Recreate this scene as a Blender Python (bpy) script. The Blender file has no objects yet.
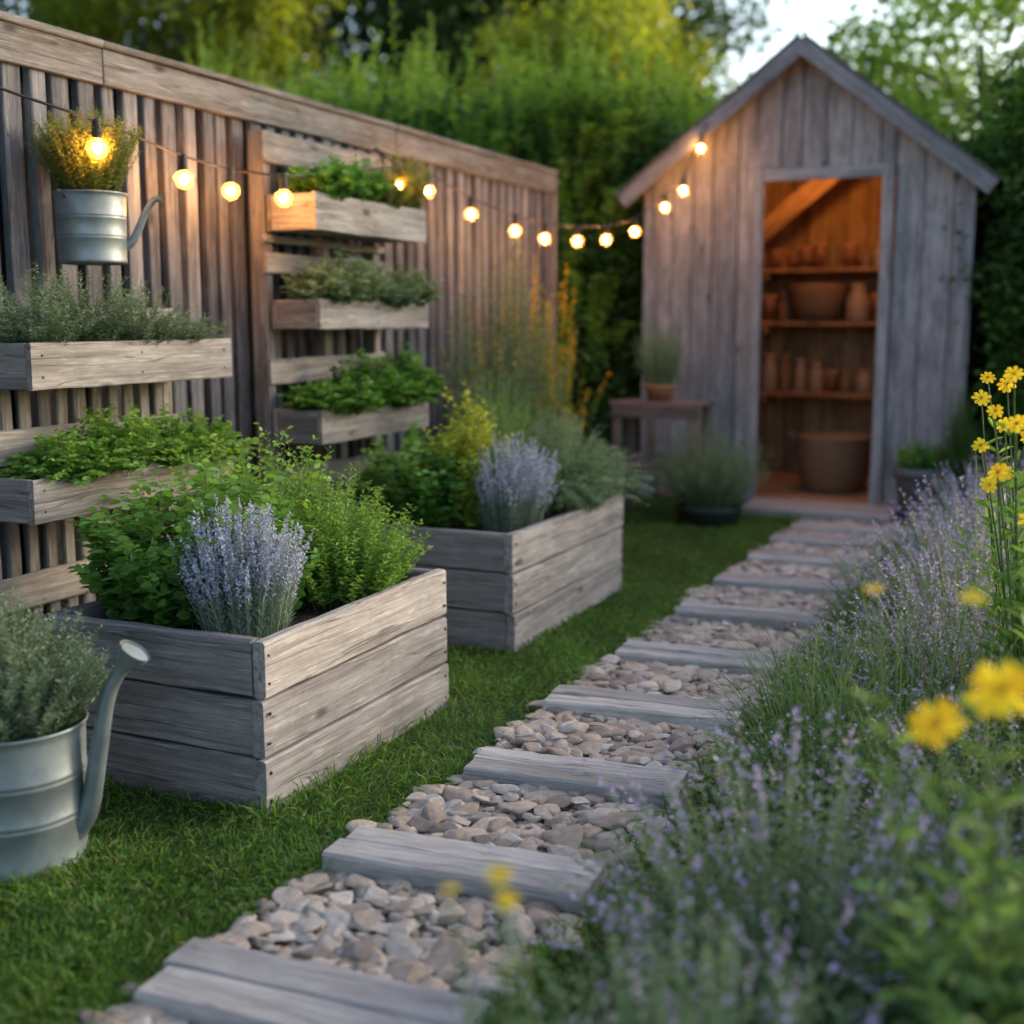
import bpy, math, numpy as np
from mathutils import Vector
rng=np.random.default_rng(7)
U=lambda a,b,s=None: rng.uniform(a,b,s)
def nrm(v):
    v=np.asarray(v,float); return v/(np.linalg.norm(v,axis=-1,keepdims=True)+1e-9)
scene=bpy.context.scene
# ------------------------------------------------------------------ mesh builder
class MB:
    def __init__(s): s.V=[];s.I=[];s.S=[];s.M=[];s.R=[];s.G=[];s.SM=[];s.n=0
    def add(s,V,F,mat=0,rnd=0.5,gco=None,smooth=False):
        V=np.asarray(V,float).reshape(-1,3);F=np.asarray(F,int)
        s.V.append(V);s.I.append((F+s.n).ravel());s.S.append(np.full(len(F),F.shape[1]))
        s.M.append(np.full(len(F),mat) if np.isscalar(mat) else mat);s.SM.append(np.full(len(F),smooth))
        s.R.append(np.full(len(V),rnd) if np.isscalar(rnd) else np.asarray(rnd).ravel())
        s.G.append(V if gco is None else gco);s.n+=len(V)
    def build(s,name,mats,parent=None):
        V=np.concatenate(s.V);I=np.concatenate(s.I);S=np.concatenate(s.S)
        lo=V.min(0);hi=V.max(0);o=np.array([(lo[0]+hi[0])/2,(lo[1]+hi[1])/2,lo[2]])
        me=bpy.data.meshes.new(name+"_mesh")
        me.vertices.add(len(V));me.vertices.foreach_set('co',(V-o).astype(np.float32).ravel())
        me.loops.add(len(I));me.loops.foreach_set('vertex_index',I.astype(np.int32))
        me.polygons.add(len(S));st=np.concatenate([[0],np.cumsum(S)[:-1]]).astype(np.int32)
        me.polygons.foreach_set('loop_start',st)
        me.polygons.foreach_set('material_index',np.concatenate(s.M).astype(np.int32))
        me.polygons.foreach_set('use_smooth',np.concatenate(s.SM).astype(bool))
        for m in mats: me.materials.append(m)
        a=me.attributes.new('rnd','FLOAT','POINT');a.data.foreach_set('value',np.concatenate(s.R).astype(np.float32))
        a=me.attributes.new('gco','FLOAT_VECTOR','POINT');a.data.foreach_set('vector',np.concatenate(s.G).astype(np.float32).ravel())
        me.update(calc_edges=True)
        ob=bpy.data.objects.new(name,me);scene.collection.objects.link(ob)
        ob.location=o
        if parent: ob.parent=parent;ob.location=Vector(o)-parent.location
        return ob
def empty(name,loc):
    e=bpy.data.objects.new(name,None);e.location=loc;e.empty_display_size=.1;scene.collection.objects.link(e);return e
# ------------------------------------------------------------------ primitives
def plank(mb,a,b,wd,w,th,mat=0,ch=.004,jit=.0011,top=None,rnd=None,seg=.12):
    a=np.array(a,float);b=np.array(b,float);d=b-a;Ln=np.linalg.norm(d);d/=Ln
    wd=nrm(wd);wd=nrm(wd-d*np.dot(wd,d));td=np.cross(d,wd)
    n=max(2,int(Ln/seg)+1);hw=w/2;ht=th/2;ch=min(ch,hw*.6,ht*.6)
    cs=np.array([(-hw+ch,-ht),(hw-ch,-ht),(hw,-ht+ch),(hw,ht-ch),(hw-ch,ht),(-hw+ch,ht),(-hw,ht-ch),(-hw,-ht+ch)])
    s=np.linspace(0,1,n)
    wob=rng.normal(0,jit,(n,2));uv=cs[None]*(1+rng.normal(0,.003,(n,1,2)))+wob[:,None]+rng.normal(0,jit*.5,(n,8,2))
    V=a+s[:,None,None]*Ln*d+uv[...,0:1]*wd+uv[...,1:2]*td
    if top is not None:
        V[...,2]=a[2]+s[:,None]*(top(V[...,0])-a[2])
    off=U(0,50,3)
    G=np.stack([np.broadcast_to(s[:,None]*Ln,(n,8))+off[0],uv[...,0]+off[1],uv[...,1]+off[2]],-1).reshape(-1,3)
    i=np.arange(n-1)[:,None]*8;j=np.arange(8)[None];k=(j+1)%8
    F=np.stack([i+j,i+k,i+8+k,i+8+j],-1).reshape(-1,4)
    r=U(0,1) if rnd is None else rnd
    mb.add(V,F,mat,r,G)
    mb.add(np.concatenate([V[0],V[-1]]),np.array([[7,6,5,4,3,2,1,0],[8,9,10,11,12,13,14,15]]),mat,r*.6,np.concatenate([G[:8],G[-8:]]))
def boxm(mb,lo,hi,mat=0,rnd=.5):
    x0,y0,z0=lo;x1,y1,z1=hi
    V=[(x0,y0,z0),(x1,y0,z0),(x1,y1,z0),(x0,y1,z0),(x0,y0,z1),(x1,y0,z1),(x1,y1,z1),(x0,y1,z1)]
    mb.add(V,[(3,2,1,0),(4,5,6,7),(0,1,5,4),(1,2,6,5),(2,3,7,6),(3,0,4,7)],mat,rnd)
def lathe(mb,prof,c,n=32,mat=0,rnd=.5,smooth=True,sq=1.0):
    prof=np.array(prof,float);a=np.linspace(0,2*np.pi,n,endpoint=False)
    V=np.stack([c[0]+prof[:,0:1]*np.cos(a),c[1]+prof[:,0:1]*np.sin(a)*sq,np.broadcast_to(c[2]+prof[:,1:2],(len(prof),n))],-1)
    i=np.arange(len(prof)-1)[:,None]*n;j=np.arange(n)[None];k=(j+1)%n
    mb.add(V,np.stack([i+j,i+k,i+n+k,i+n+j],-1).reshape(-1,4),mat,rnd,smooth=smooth)
def tube(mb,pts,rad,n=10,mat=0,rnd=.5,cap=True):
    P=np.array(pts,float);m=len(P);rad=np.broadcast_to(np.array(rad,float),(m,))
    T=nrm(np.gradient(P,axis=0));ref=np.array([0,0,1.]) if abs(T[0][2])<.9 else np.array([1.,0,0])
    V=[]
    A=nrm(np.cross(T[0],ref))
    a=np.linspace(0,2*np.pi,n,endpoint=False)
    for q in range(m):
        A=nrm(A-T[q]*np.dot(A,T[q]));B=np.cross(T[q],A)
        V.append(P[q]+rad[q]*(np.cos(a)[:,None]*A+np.sin(a)[:,None]*B))
    V=np.array(V)
    i=np.arange(m-1)[:,None]*n;j=np.arange(n)[None];k=(j+1)%n
    mb.add(V,np.stack([i+j,i+k,i+n+k,i+n+j],-1).reshape(-1,4),mat,rnd,smooth=True)
    if cap: mb.add(np.concatenate([V[0],V[-1]]),np.array([list(range(n))[::-1],list(range(n,2*n))]),mat,rnd)
def smoothpath(pts,k=8):
    P=np.array(pts,float);P=np.vstack([2*P[0]-P[1],P,2*P[-1]-P[-2]]);o=[]
    for i in range(1,len(P)-2):
        for t in np.linspace(0,1,k,endpoint=False):
            o.append(.5*((2*P[i])+(-P[i-1]+P[i+1])*t+(2*P[i-1]-5*P[i]+4*P[i+1]-P[i+2])*t*t+(-P[i-1]+3*P[i]-3*P[i+1]+P[i+2])*t**3))
    o.append(P[-2]);return np.array(o)
def leaves(mb,P,D,L,W,mat,rnd,flat=.7,droop=.12):
    P=np.asarray(P).reshape(-1,3);D=nrm(np.asarray(D).reshape(-1,3));n=len(P)
    L=np.broadcast_to(np.asarray(L,float).ravel(),(n,))[:,None];W=np.broadcast_to(np.asarray(W,float).ravel(),(n,))[:,None]
    ref=nrm(np.array([0,0,1.])+rng.normal(0,flat,(n,3)));S=nrm(np.cross(D,ref));Nn=np.cross(S,D)
    tip=P+D*L;tip[:,2]-=(L*droop)[:,0]
    big=float(np.mean(W))>.011 and float(np.mean(L))<.12
    r_=np.broadcast_to(np.asarray(rnd).ravel(),(n,))
    if big:
        q1=P+D*L*.3;q2=P+D*L*.68-[0,0,1]*L*droop*.4
        V=np.stack([P,q1-S*W*.46+Nn*L*.07,q2-S*W*.42+Nn*L*.06,tip,q2+S*W*.42+Nn*L*.06,q1+S*W*.46+Nn*L*.07],1)
        b=(np.arange(n)*6)[:,None]
        F=np.concatenate([b+np.array([[0,1,2,3]]),b+np.array([[0,3,4,5]])])
        mb.add(V,F,mat,np.repeat(r_,6));return
    mid=P+D*L*.45+Nn*L*.06
    V=np.stack([P,mid-S*W/2,tip,mid+S*W/2],1)
    mb.add(V,np.arange(n*4).reshape(n,4),mat,np.repeat(r_,4))
def ribbons(mb,P,w,mat,rnd):
    n,k,_=P.shape
    T=P[:,-1]-P[:,0];S=nrm(np.cross(nrm(T),nrm(rng.normal(0,1,(n,3)))))
    ww=w*np.linspace(1,.4,k)[None,:,None]
    V=np.stack([P-S[:,None]*ww/2,P+S[:,None]*ww/2],2)
    i=(np.arange(n)*2*k)[:,None];j=(np.arange(k-1)*2)[None]
    F=np.stack([i+j,i+j+1,i+j+3,i+j+2],-1).reshape(-1,4)
    r=np.repeat(np.broadcast_to(rnd,(n,)),2*k)
    mb.add(V,F,mat,r)
def herb(mb,c,z0,rx,ry,h,n,k,L,W,lm=0,sm=1,base=.5,up=.5,t0=.12,t1=1.,hv=.35,dome=.45,bend=.0,sw=.0025,lshrink=.4,fl=None,flat=.7,splay=0.):
    a=U(0,2*np.pi,n);r=np.sqrt(U(0,1,n))
    ca,sa=np.cos(a),np.sin(a)
    hz=h*(1-hv*U(0,1,n))*(1-dome*r*r)
    P0=np.stack([c[0]+rx*base*r*ca,c[1]+ry*base*r*sa,np.full(n,z0)],1)
    P2=np.stack([c[0]+rx*r*ca*(1+splay*r),c[1]+ry*r*sa*(1+splay*r),z0+hz-bend*h*r],1)+rng.normal(0,.035*h,(n,3))*[1,1,0]
    P1=P0*.55+P2*.45;P1[:,2]=z0+hz*(.62+.3*bend)
    def bz(t): t=t[...,None];return (1-t)**2*P0[:,None]+2*t*(1-t)*P1[:,None]+t*t*P2[:,None]
    def tg(t): t=t[...,None];return nrm(2*(1-t)*(P1-P0)[:,None]+2*t*(P2-P1)[:,None])
    sr=U(0,1,n)
    ribbons(mb,bz(np.broadcast_to(np.linspace(0,1,6),(n,6))),sw,sm,sr)
    if k>0:
        t=t0+(t1-t0)*((np.arange(k)[None]+U(0,1,(n,k)))/k)
        p=bz(t);T=tg(t);az=np.arange(k)[None]*2.4+U(0,6.28,(n,1))+U(-.5,.5,(n,k))
        H=np.stack([np.cos(az),np.sin(az),U(-.1,.3,(n,k))],-1)
        D=T*up+H
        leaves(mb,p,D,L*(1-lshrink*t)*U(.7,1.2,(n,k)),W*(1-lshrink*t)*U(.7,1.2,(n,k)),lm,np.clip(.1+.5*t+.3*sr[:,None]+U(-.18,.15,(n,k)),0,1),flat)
    if fl:
        q=fl.get('frac',1.);m=int(n*q);kk=fl['k']
        t=fl['t0']+(1.02-fl['t0'])*U(0,1,(n,kk))**.9
        p=bz(t)[:m].reshape(-1,3);nn=len(p)
        D=nrm(rng.normal(0,1,(nn,3))+[0,0,.5])
        leaves(mb,p,D,fl['L']*U(.6,1.2,nn),fl['W']*U(.7,1.2,nn),fl['m'],U(0,1,nn),1.5,0)
    return P2
# ------------------------------------------------------------------ materials
def newmat(name):
    m=bpy.data.materials.new(name);m.use_nodes=True;nt=m.node_tree;nt.nodes.clear()
    out=nt.nodes.new('ShaderNodeOutputMaterial');return m,nt,out
def N(nt,t,**kw):
    n=nt.nodes.new(t)
    for k,v in kw.items(): setattr(n,k,v)
    return n
def ramp(nt,fac,stops):
    r=nt.nodes.new('ShaderNodeValToRGB');e=r.color_ramp.elements
    while len(e)<len(stops): e.new(.5)
    for q,(p,c) in zip(e,stops): q.position=p;q.color=(*c,1)
    nt.links.new(fac,r.inputs[0]);return r.outputs[0]
def mix(nt,fac,a,b,bt='MIX'):
    m=nt.nodes.new('ShaderNodeMix');m.data_type='RGBA';m.blend_type=bt
    for s,v in ((0,fac),(6,a),(7,b)):
        if isinstance(v,bpy.types.NodeSocket): nt.links.new(v,m.inputs[s])
        else: m.inputs[s].default_value=v if s==0 else (*v,1)
    return m.outputs[2]
def wood(name,dark,mid,light,rough=.88,stain=(.1,.08,.07),bump=.6,knot=.85,stf=.75,ckf=.6):
    m,nt,out=newmat(name);L=nt.links.new
    g=N(nt,'ShaderNodeAttribute',attribute_name='gco');r=N(nt,'ShaderNodeAttribute',attribute_name='rnd')
    def noise(sc,det,ro,dist):
        mp=N(nt,'ShaderNodeMapping');mp.inputs['Scale'].default_value=sc;L(g.outputs['Vector'],mp.inputs[0])
        n1=N(nt,'ShaderNodeTexNoise');n1.inputs['Scale'].default_value=1;n1.inputs['Detail'].default_value=det;n1.inputs['Roughness'].default_value=ro;n1.inputs['Distortion'].default_value=dist;L(mp.outputs[0],n1.inputs[0]);return n1.outputs[0]
    def mul(x,f):
        q=N(nt,'ShaderNodeMath',operation='MULTIPLY');L(x,q.inputs[0]);q.inputs[1].default_value=f;return q.outputs[0]
    g1=noise((2.4,85,85),9,.78,.25)
    col=ramp(nt,g1,[(.29,dark),(.46,mid),(.70,light)])
    st=mul(ramp(nt,noise((1.4,18,18),8,.72,.5),[(.36,(1,1,1)),(.56,(0,0,0))]),stf)
    col=mix(nt,st,col,stain)
    st2=mul(ramp(nt,noise((4,7,7),8,.75,.3),[(.38,(1,1,1)),(.58,(0,0,0))]),stf*.6)
    col=mix(nt,st2,col,stain)
    ck=mul(ramp(nt,noise((.9,20,20),2,.5,.2),[(.490,(0,0,0)),(.5,(1,1,1)),(.510,(0,0,0))]),ckf)
    col=mix(nt,ck,col,tuple(x*.3 for x in dark))
    fk=mul(ramp(nt,noise((9,130,130),2,.5,0),[(.60,(0,0,0)),(.70,(1,1,1))]),.35)
    col=mix(nt,fk,col,tuple(min(.8,x*1.3) for x in light))
    vo=N(nt,'ShaderNodeTexVoronoi');mp4=N(nt,'ShaderNodeMapping');mp4.inputs['Scale'].default_value=(3,7,7);L(g.outputs['Vector'],mp4.inputs[0]);L(mp4.outputs[0],vo.inputs['Vector']);vo.inputs['Scale'].default_value=1
    kn=mul(ramp(nt,vo.outputs['Distance'],[(.05,(1,1,1)),(.13,(0,0,0))]),knot)
    col=mix(nt,kn,col,tuple(x*.45 for x in dark))
    tone=ramp(nt,r.outputs['Fac'],[(0,(.60,.60,.62)),(.5,(.93,.92,.915)),(1,(1.2,1.165,1.12))])
    col=mix(nt,1.,col,tone,'MULTIPLY')
    b=N(nt,'ShaderNodeBsdfPrincipled');L(col,b.inputs['Base Color']);b.inputs['Roughness'].default_value=rough;b.inputs['Specular IOR Level'].default_value=.2
    sub=N(nt,'ShaderNodeMath',operation='SUBTRACT');L(g1,sub.inputs[0]);L(ck,sub.inputs[1])
    bp=N(nt,'ShaderNodeBump');bp.inputs['Strength'].default_value=bump;bp.inputs['Distance'].default_value=.005;L(sub.outputs[0],bp.inputs['Height']);L(bp.outputs[0],b.inputs['Normal'])
    L(b.outputs[0],out.inputs[0]);return m
def leafm(name,c0,c1,c2,tr=.35,rough=.55):
    m,nt,out=newmat(name);L=nt.links.new
    r=N(nt,'ShaderNodeAttribute',attribute_name='rnd')
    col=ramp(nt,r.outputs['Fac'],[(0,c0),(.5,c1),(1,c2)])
    b=N(nt,'ShaderNodeBsdfPrincipled');L(col,b.inputs['Base Color']);b.inputs['Roughness'].default_value=rough;b.inputs['Specular IOR Level'].default_value=.3
    t=N(nt,'ShaderNodeBsdfTranslucent');tc=mix(nt,1.,col,(1.3,1.25,.6),'MULTIPLY');L(tc,t.inputs[0])
    mx=N(nt,'ShaderNodeMixShader');mx.inputs[0].default_value=tr;L(b.outputs[0],mx.inputs[1]);L(t.outputs[0],mx.inputs[2])
    L(mx.outputs[0],out.inputs[0]);return m
def simple(name,c,rough=.6,metal=0.,noise=None,bump=0.,scale=20.,emit=None):
    m,nt,out=newmat(name);L=nt.links.new
    b=N(nt,'ShaderNodeBsdfPrincipled');b.inputs['Roughness'].default_value=rough;b.inputs['Metallic'].default_value=metal
    tc=N(nt,'ShaderNodeTexCoord');n=N(nt,'ShaderNodeTexNoise');n.inputs['Scale'].default_value=scale;n.inputs['Detail'].default_value=6;n.inputs['Roughness'].default_value=.65;L(tc.outputs['Object'],n.inputs[0])
    c2=noise or tuple(x*.7 for x in c)
    col=ramp(nt,n.outputs[0],[(.3,c2),(.65,c)]);L(col,b.inputs['Base Color'])
    if bump:
        bp=N(nt,'ShaderNodeBump');bp.inputs['Strength'].default_value=bump;bp.inputs['Distance'].default_value=.01;L(n.outputs[0],bp.inputs['Height']);L(bp.outputs[0],b.inputs['Normal'])
    if emit: b.inputs['Emission Color'].default_value=(*emit[0],1);b.inputs['Emission Strength'].default_value=emit[1]
    L(b.outputs[0],out.inputs[0]);return m
W_BED=wood('weathered_bed_wood',(.17,.16,.155),(.36,.345,.34),(.54,.525,.515),stain=(.155,.14,.138))
W_FENCE=wood('fence_wood',(.08,.083,.10),(.19,.197,.22),(.34,.348,.37),stain=(.06,.062,.073))
W_FENCE_D=wood('fence_wood_shaded',(.025,.027,.034),(.05,.054,.066),(.10,.105,.12),stain=(.02,.02,.024))  # darker copy of the fence wood; shade between the slats put into colour
W_RAIL=wood('fence_rail_wood',(.09,.087,.088),(.20,.195,.198),(.33,.325,.325),stain=(.10,.082,.058),stf=.85)
W_PAL=wood('pallet_wood',(.16,.15,.143),(.35,.332,.32),(.53,.51,.49),stain=(.13,.115,.105),stf=.7)
W_SHED=wood('shed_wood',(.11,.112,.125),(.26,.26,.28),(.41,.408,.43),stain=(.095,.095,.106),stf=.75)
W_IN=wood('shed_interior_wood',(.17,.095,.05),(.36,.22,.115),(.50,.33,.19),stain=(.12,.065,.04))
W_PATH=wood('stepping_board_wood',(.24,.225,.215),(.44,.42,.405),(.58,.56,.54),stain=(.23,.205,.19),knot=.6,stf=.65,ckf=.6,bump=.45)
W_TAB=wood('table_wood',(.12,.085,.075),(.24,.185,.165),(.36,.30,.27))
ROOF=simple('roof_felt',(.09,.085,.085),.9,noise=(.05,.048,.05),bump=.4,scale=30)
SOIL=simple('soil',(.05,.036,.026),.95,noise=(.018,.013,.009),bump=1.,scale=60)
GRIT=simple('path_grit',(.30,.24,.19),.95,noise=(.13,.105,.085),bump=1.,scale=90)
G_LAWN=leafm('grass_blades',(.042,.10,.015),(.095,.21,.03),(.23,.36,.08),.38)
G_STRAW=leafm('dry_blades',(.14,.13,.05),(.24,.21,.09),(.34,.30,.14),.3)
G_STEM=leafm('stem_green',(.06,.10,.03),(.10,.16,.05),(.15,.2,.08),.2)
G_MINT=leafm('mint_leaf',(.03,.10,.018),(.10,.25,.045),(.24,.44,.10),.4)
G_FINE=leafm('fine_leaf',(.05,.13,.02),(.14,.29,.05),(.29,.46,.10),.4)
G_SAGE=leafm('soft_green_leaf',(.045,.10,.03),(.11,.21,.06),(.22,.35,.12),.35)
G_YEL=leafm('lime_leaf',(.15,.22,.025),(.32,.40,.045),(.52,.52,.07),.4)
G_YTH=leafm('golden_thyme_leaf',(.09,.13,.025),(.19,.22,.05),(.34,.34,.09),.3)
G_ROSE=leafm('rosemary_leaf',(.05,.09,.055),(.125,.19,.12),(.26,.34,.23),.2)
G_GREY=leafm('grey_green_leaf',(.07,.13,.07),(.165,.25,.14),(.30,.40,.25),.3)
G_SILV=leafm('silver_leaf',(.11,.17,.13),(.22,.30,.24),(.36,.44,.38),.25)
G_HEDGE=leafm('hedge_leaf',(.010,.036,.008),(.040,.11,.02),(.13,.24,.042),.4)
G_FROND=leafm('frond_leaf',(.07,.16,.024),(.18,.33,.05),(.38,.52,.09),.5)
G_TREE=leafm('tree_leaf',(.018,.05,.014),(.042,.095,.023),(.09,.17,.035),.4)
G_TREEY=leafm('tree_leaf_yellow',(.10,.15,.015),(.27,.33,.03),(.54,.54,.055),.5)
F_LAV=leafm('lavender_flower',(.28,.30,.50),(.42,.45,.66),(.58,.60,.78),.25)
F_CAT=leafm('catmint_flower',(.30,.23,.50),(.42,.35,.65),(.60,.52,.78),.25)
F_YEL=leafm('yellow_petal',(.75,.46,.01),(.85,.60,.015),(.9,.70,.03),.3)
F_ORG=leafm('orange_petal',(.6,.26,.01),(.75,.42,.02),(.8,.58,.04),.3)
F_DISC=simple('flower_disc',(.50,.25,.02),.9)
BARK=simple('bark',(.10,.075,.055),.95,bump=1.,scale=14)
CORE=simple('hedge_shade_core',(.008,.018,.006),1.,scale=6)  # near-black inner shell; the shade inside the foliage is put into its colour
GALV=simple('galvanised_steel',(.27,.32,.33),.48,.5,noise=(.14,.175,.185),bump=.1,scale=8)
CABLE=simple('black_cable',(.02,.018,.018),.6)
TERRA=simple('terracotta',(.42,.19,.10),.85,scale=12)
DARKPOT=simple('dark_pot',(.025,.027,.03),.5)
GREYPOT=simple('grey_pot',(.10,.11,.12),.6)
WICK=simple('wicker',(.28,.17,.095),.8,noise=(.07,.04,.02),bump=1.,scale=70)
NAIL=simple('nail_head',(.05,.035,.03),.6,.6)
CLAY=simple('clay_dark',(.30,.22,.15),.5,scale=8)
BULB=simple('filament_glow',(1,.8,.5),.3,emit=((1,.45,.13),560))
m,nt,out=newmat('amber_bulb_glass');L=nt.links.new
tp=N(nt,'ShaderNodeBsdfTransparent');tp.inputs[0].default_value=(1,.88,.70,1)
tl=N(nt,'ShaderNodeBsdfTranslucent');tl.inputs[0].default_value=(.95,.64,.31,1)
mx=N(nt,'ShaderNodeMixShader');mx.inputs[0].default_value=.10;L(tp.outputs[0],mx.inputs[1]);L(tl.outputs[0],mx.inputs[2])
gl=N(nt,'ShaderNodeBsdfGlossy');gl.inputs['Roughness'].default_value=.05;mx2=N(nt,'ShaderNodeMixShader');mx2.inputs[0].default_value=.05;L(mx.outputs[0],mx2.inputs[1]);L(gl.outputs[0],mx2.inputs[2]);L(mx2.outputs[0],out.inputs[0]);GLASS=m
m,nt,out=newmat('path_stone');L=nt.links.new
r=N(nt,'ShaderNodeAttribute',attribute_name='rnd');g=N(nt,'ShaderNodeTexCoord')
col=ramp(nt,r.outputs['Fac'],[(0,(.24,.195,.165)),(.25,(.43,.345,.28)),(.5,(.58,.47,.38)),(.75,(.46,.405,.36)),(1,(.70,.61,.53))])
n=N(nt,'ShaderNodeTexNoise');n.inputs['Scale'].default_value=45;n.inputs['Detail'].default_value=8;n.inputs['Roughness'].default_value=.7;L(g.outputs['Object'],n.inputs[0])
sh=ramp(nt,n.outputs[0],[(.3,(.62,.6,.58)),(.7,(1.1,1.08,1.06))]);col=mix(nt,1.,col,sh,'MULTIPLY')
b=N(nt,'ShaderNodeBsdfPrincipled');L(col,b.inputs['Base Color']);b.inputs['Roughness'].default_value=.9
bp=N(nt,'ShaderNodeBump');bp.inputs['Strength'].default_value=.6;bp.inputs['Distance'].default_value=.005;L(n.outputs[0],bp.inputs['Height']);L(bp.outputs[0],b.inputs['Normal']);L(b.outputs[0],out.inputs[0]);PEB=m
m,nt,out=newmat('lawn_soil');L=nt.links.new
g=N(nt,'ShaderNodeTexCoord');n=N(nt,'ShaderNodeTexNoise');n.inputs['Scale'].default_value=14;n.inputs['Detail'].default_value=8;L(g.outputs['Object'],n.inputs[0])
col=ramp(nt,n.outputs[0],[(.35,(.02,.035,.008)),(.65,(.045,.09,.015))])
b=N(nt,'ShaderNodeBsdfPrincipled');L(col,b.inputs['Base Color']);b.inputs['Roughness'].default_value=1.
bp=N(nt,'ShaderNodeBump');bp.inputs['Distance'].default_value=.02;L(n.outputs[0],bp.inputs['Height']);L(bp.outputs[0],b.inputs['Normal']);L(b.outputs[0],out.inputs[0]);GND=m
# ------------------------------------------------------------------ ground, path
def sheet(name,x0,y0,x1,y1,z,mat,nx=1,ny=1,amp=0,parent=None):
    mb=MB();X,Y=np.meshgrid(np.linspace(x0,x1,nx+1),np.linspace(y0,y1,ny+1));Z=np.full_like(X,z)+rng.normal(0,1,X.shape)*amp
    V=np.stack([X,Y,Z],-1).reshape(-1,3);i=np.arange(ny)[:,None]*(nx+1);j=np.arange(nx)[None]
    mb.add(V,np.stack([i+j,i+j+1,i+j+nx+2,i+j+nx+1],-1).reshape(-1,4),smooth=True);return mb.build(name,[mat],parent)
sheet('ground',-150,-150,150,150,0,GND)
sheet('flower_border_soil',-.80,-.5,2.2,8.0,.012,SOIL,60,160,.004)
PX0,PX1=-1.43,-.85
path=empty('garden_path',(-1.14,4.5,0))
sheet('gravel_base',PX0,0.2,PX1,7.45,.006,GRIT,parent=path)
backs=[0.66,1.23,1.79,2.37,2.98,3.60,4.22,4.89,5.55,6.19,6.72,7.18]
mb=MB()
for i,yb in enumerate(backs):
    an=math.radians(U(1,5.5));dx=U(-.018,.018);cx=(PX0+PX1)/2+dx;hl=.29+U(-.014,.012);z=.056+U(-.005,.005)
    e=np.array([math.cos(an),math.sin(an),U(-.008,.008)]);f=np.array([-math.sin(an),math.cos(an),0])
    tot=(.174 if i>2 else .2)+U(-.008,.008);w1=tot*U(.42,.58);ws=(w1,tot-w1)
    o=0
    for q,w in enumerate(ws):
        c=np.array([cx,yb,z-.022])+f*(-o-w/2)+[0,0,U(-.004,.003)];s=U(-.014,.014);o+=w+.003
        plank(mb,c-e*(hl+s),c+e*(hl+U(-.014,.014)),f,w,.046,ch=.006,jit=.0012,seg=.05,rnd=U(.35,1))
mb.build('stepping_boards',[W_PATH],path)
import bmesh
def ico(k):
    bm=bmesh.new();bmesh.ops.create_icosphere(bm,subdivisions=k,radius=1);a=np.array([v.co[:] for v in bm.verts]);b=np.array([[v.index for v in f.verts] for f in bm.faces]);bm.free();return a,b
T3,T2=ico(3),ico(2)
mb=MB()
def inslab(x,y): return any(yb-.16<y<yb-.015 for yb in backs)
pts=[]
for layer,(sp,z) in enumerate(((.026,.008),(.037,.015),(.052,.021),(.085,.025))):
    y=.9;row_=0
    while y<7.44:
        x=PX0-.005+(row_%2)*sp/2
        while x<PX1+.01:
            if not inslab(x,y): pts.append((x+U(-.014,.014),y+U(-.014,.014),z+U(-.004,.004),layer))
            x+=sp
        y+=sp*.87;row_+=1
for (x,y,z,l) in pts:
    if l>0 and U(0,1)<(.15,.2,.25,.45)[l]: continue
    tv,tf=T2 if (y>3.0 or l<2) else T3
    p=tv.copy()
    for _ in range(11):
        kd=nrm(rng.normal(0,1,3)*[1,1,.8]);cc=U(.44,.8);dd=p@kd-cc;p=p-np.maximum(dd,0)[:,None]*kd*.96
    s=(.7,1.0,1.45,2.0)[l]*U(.7,1.3)
    p=p*np.array([.029,.022,(.013,.011,.0085,.007)[l]])*s*U(.78,1.25,3)
    a=U(0,6.28);ca,sa=math.cos(a),math.sin(a);tl_=rng.normal(0,.16);ct,s_t=math.cos(tl_),math.sin(tl_)
    R=np.array([[ca,-sa,0],[sa,ca,0],[0,0,1]])@np.array([[1,0,0],[0,ct,-s_t],[0,s_t,ct]])
    mb.add(p@R.T+[x,y,z],tf,0,U(0,1),smooth=(U(0,1)<.4))
mb.build('path_stones',[PEB],path)
plk=MB()
plank(plk,(-1.85,7.80,.03),(-.95,7.80,.03),(0,1,0),.42,.06,0,ch=.01);plk.build('shed_doorstep',[W_PATH])
# lawn
mb=MB();n=230000
x=U(-2.97,-.72,n);y=1/(1/.8-U(0,1,n)*(1/.8-1/8.3))
x=np.concatenate([x,U(-2.97,-.72,60000)]);y=np.concatenate([y,U(3.5,8.2,60000)])
def rect(a,b,c,d): return (x>a)&(x<b)&(y>c)&(y<d)
wob=.02*np.sin(y*9)+.012*np.sin(y*23+1)
inpath=(x>PX0-.0+wob)&(x<PX1+wob)&(y<7.6)
kill=inpath|rect(-2.42,-1.74,2.4,3.32)|rect(-2.47,-1.8,4.02,5.2)|rect(-1.85,-.95,7.58,8.1)|(y>8.03)&(x>-2.62)
x,y=x[~kill],y[~kill];n=len(x)
patch=.5+.5*np.sin(x*5+np.sin(y*3.1)*2)*np.sin(y*4.3+np.sin(x*4)*1.5)
clump=.5+.5*np.sin(x*31+np.sin(y*17)*2)*np.sin(y*29+np.sin(x*23)*2)
lean=np.stack([np.sin(x*11+y*7),np.cos(y*13-x*5),np.zeros(n)],1)*.4
D=nrm(np.stack([rng.normal(0,.6,n),rng.normal(0,.6,n),np.ones(n)],1)+lean)
edge=np.minimum(np.abs(x-PX0),np.abs(x-PX1))<.05
nb=((x>-1.74)&(x<-1.69)&(y>2.3)&(y<3.4))|((y<2.40)&(y>2.33)&(x<-1.7))
Lb=U(.02,.072,n)*(.55+.45*patch+.45*clump)*np.where(edge|nb,1.4,1)
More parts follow.
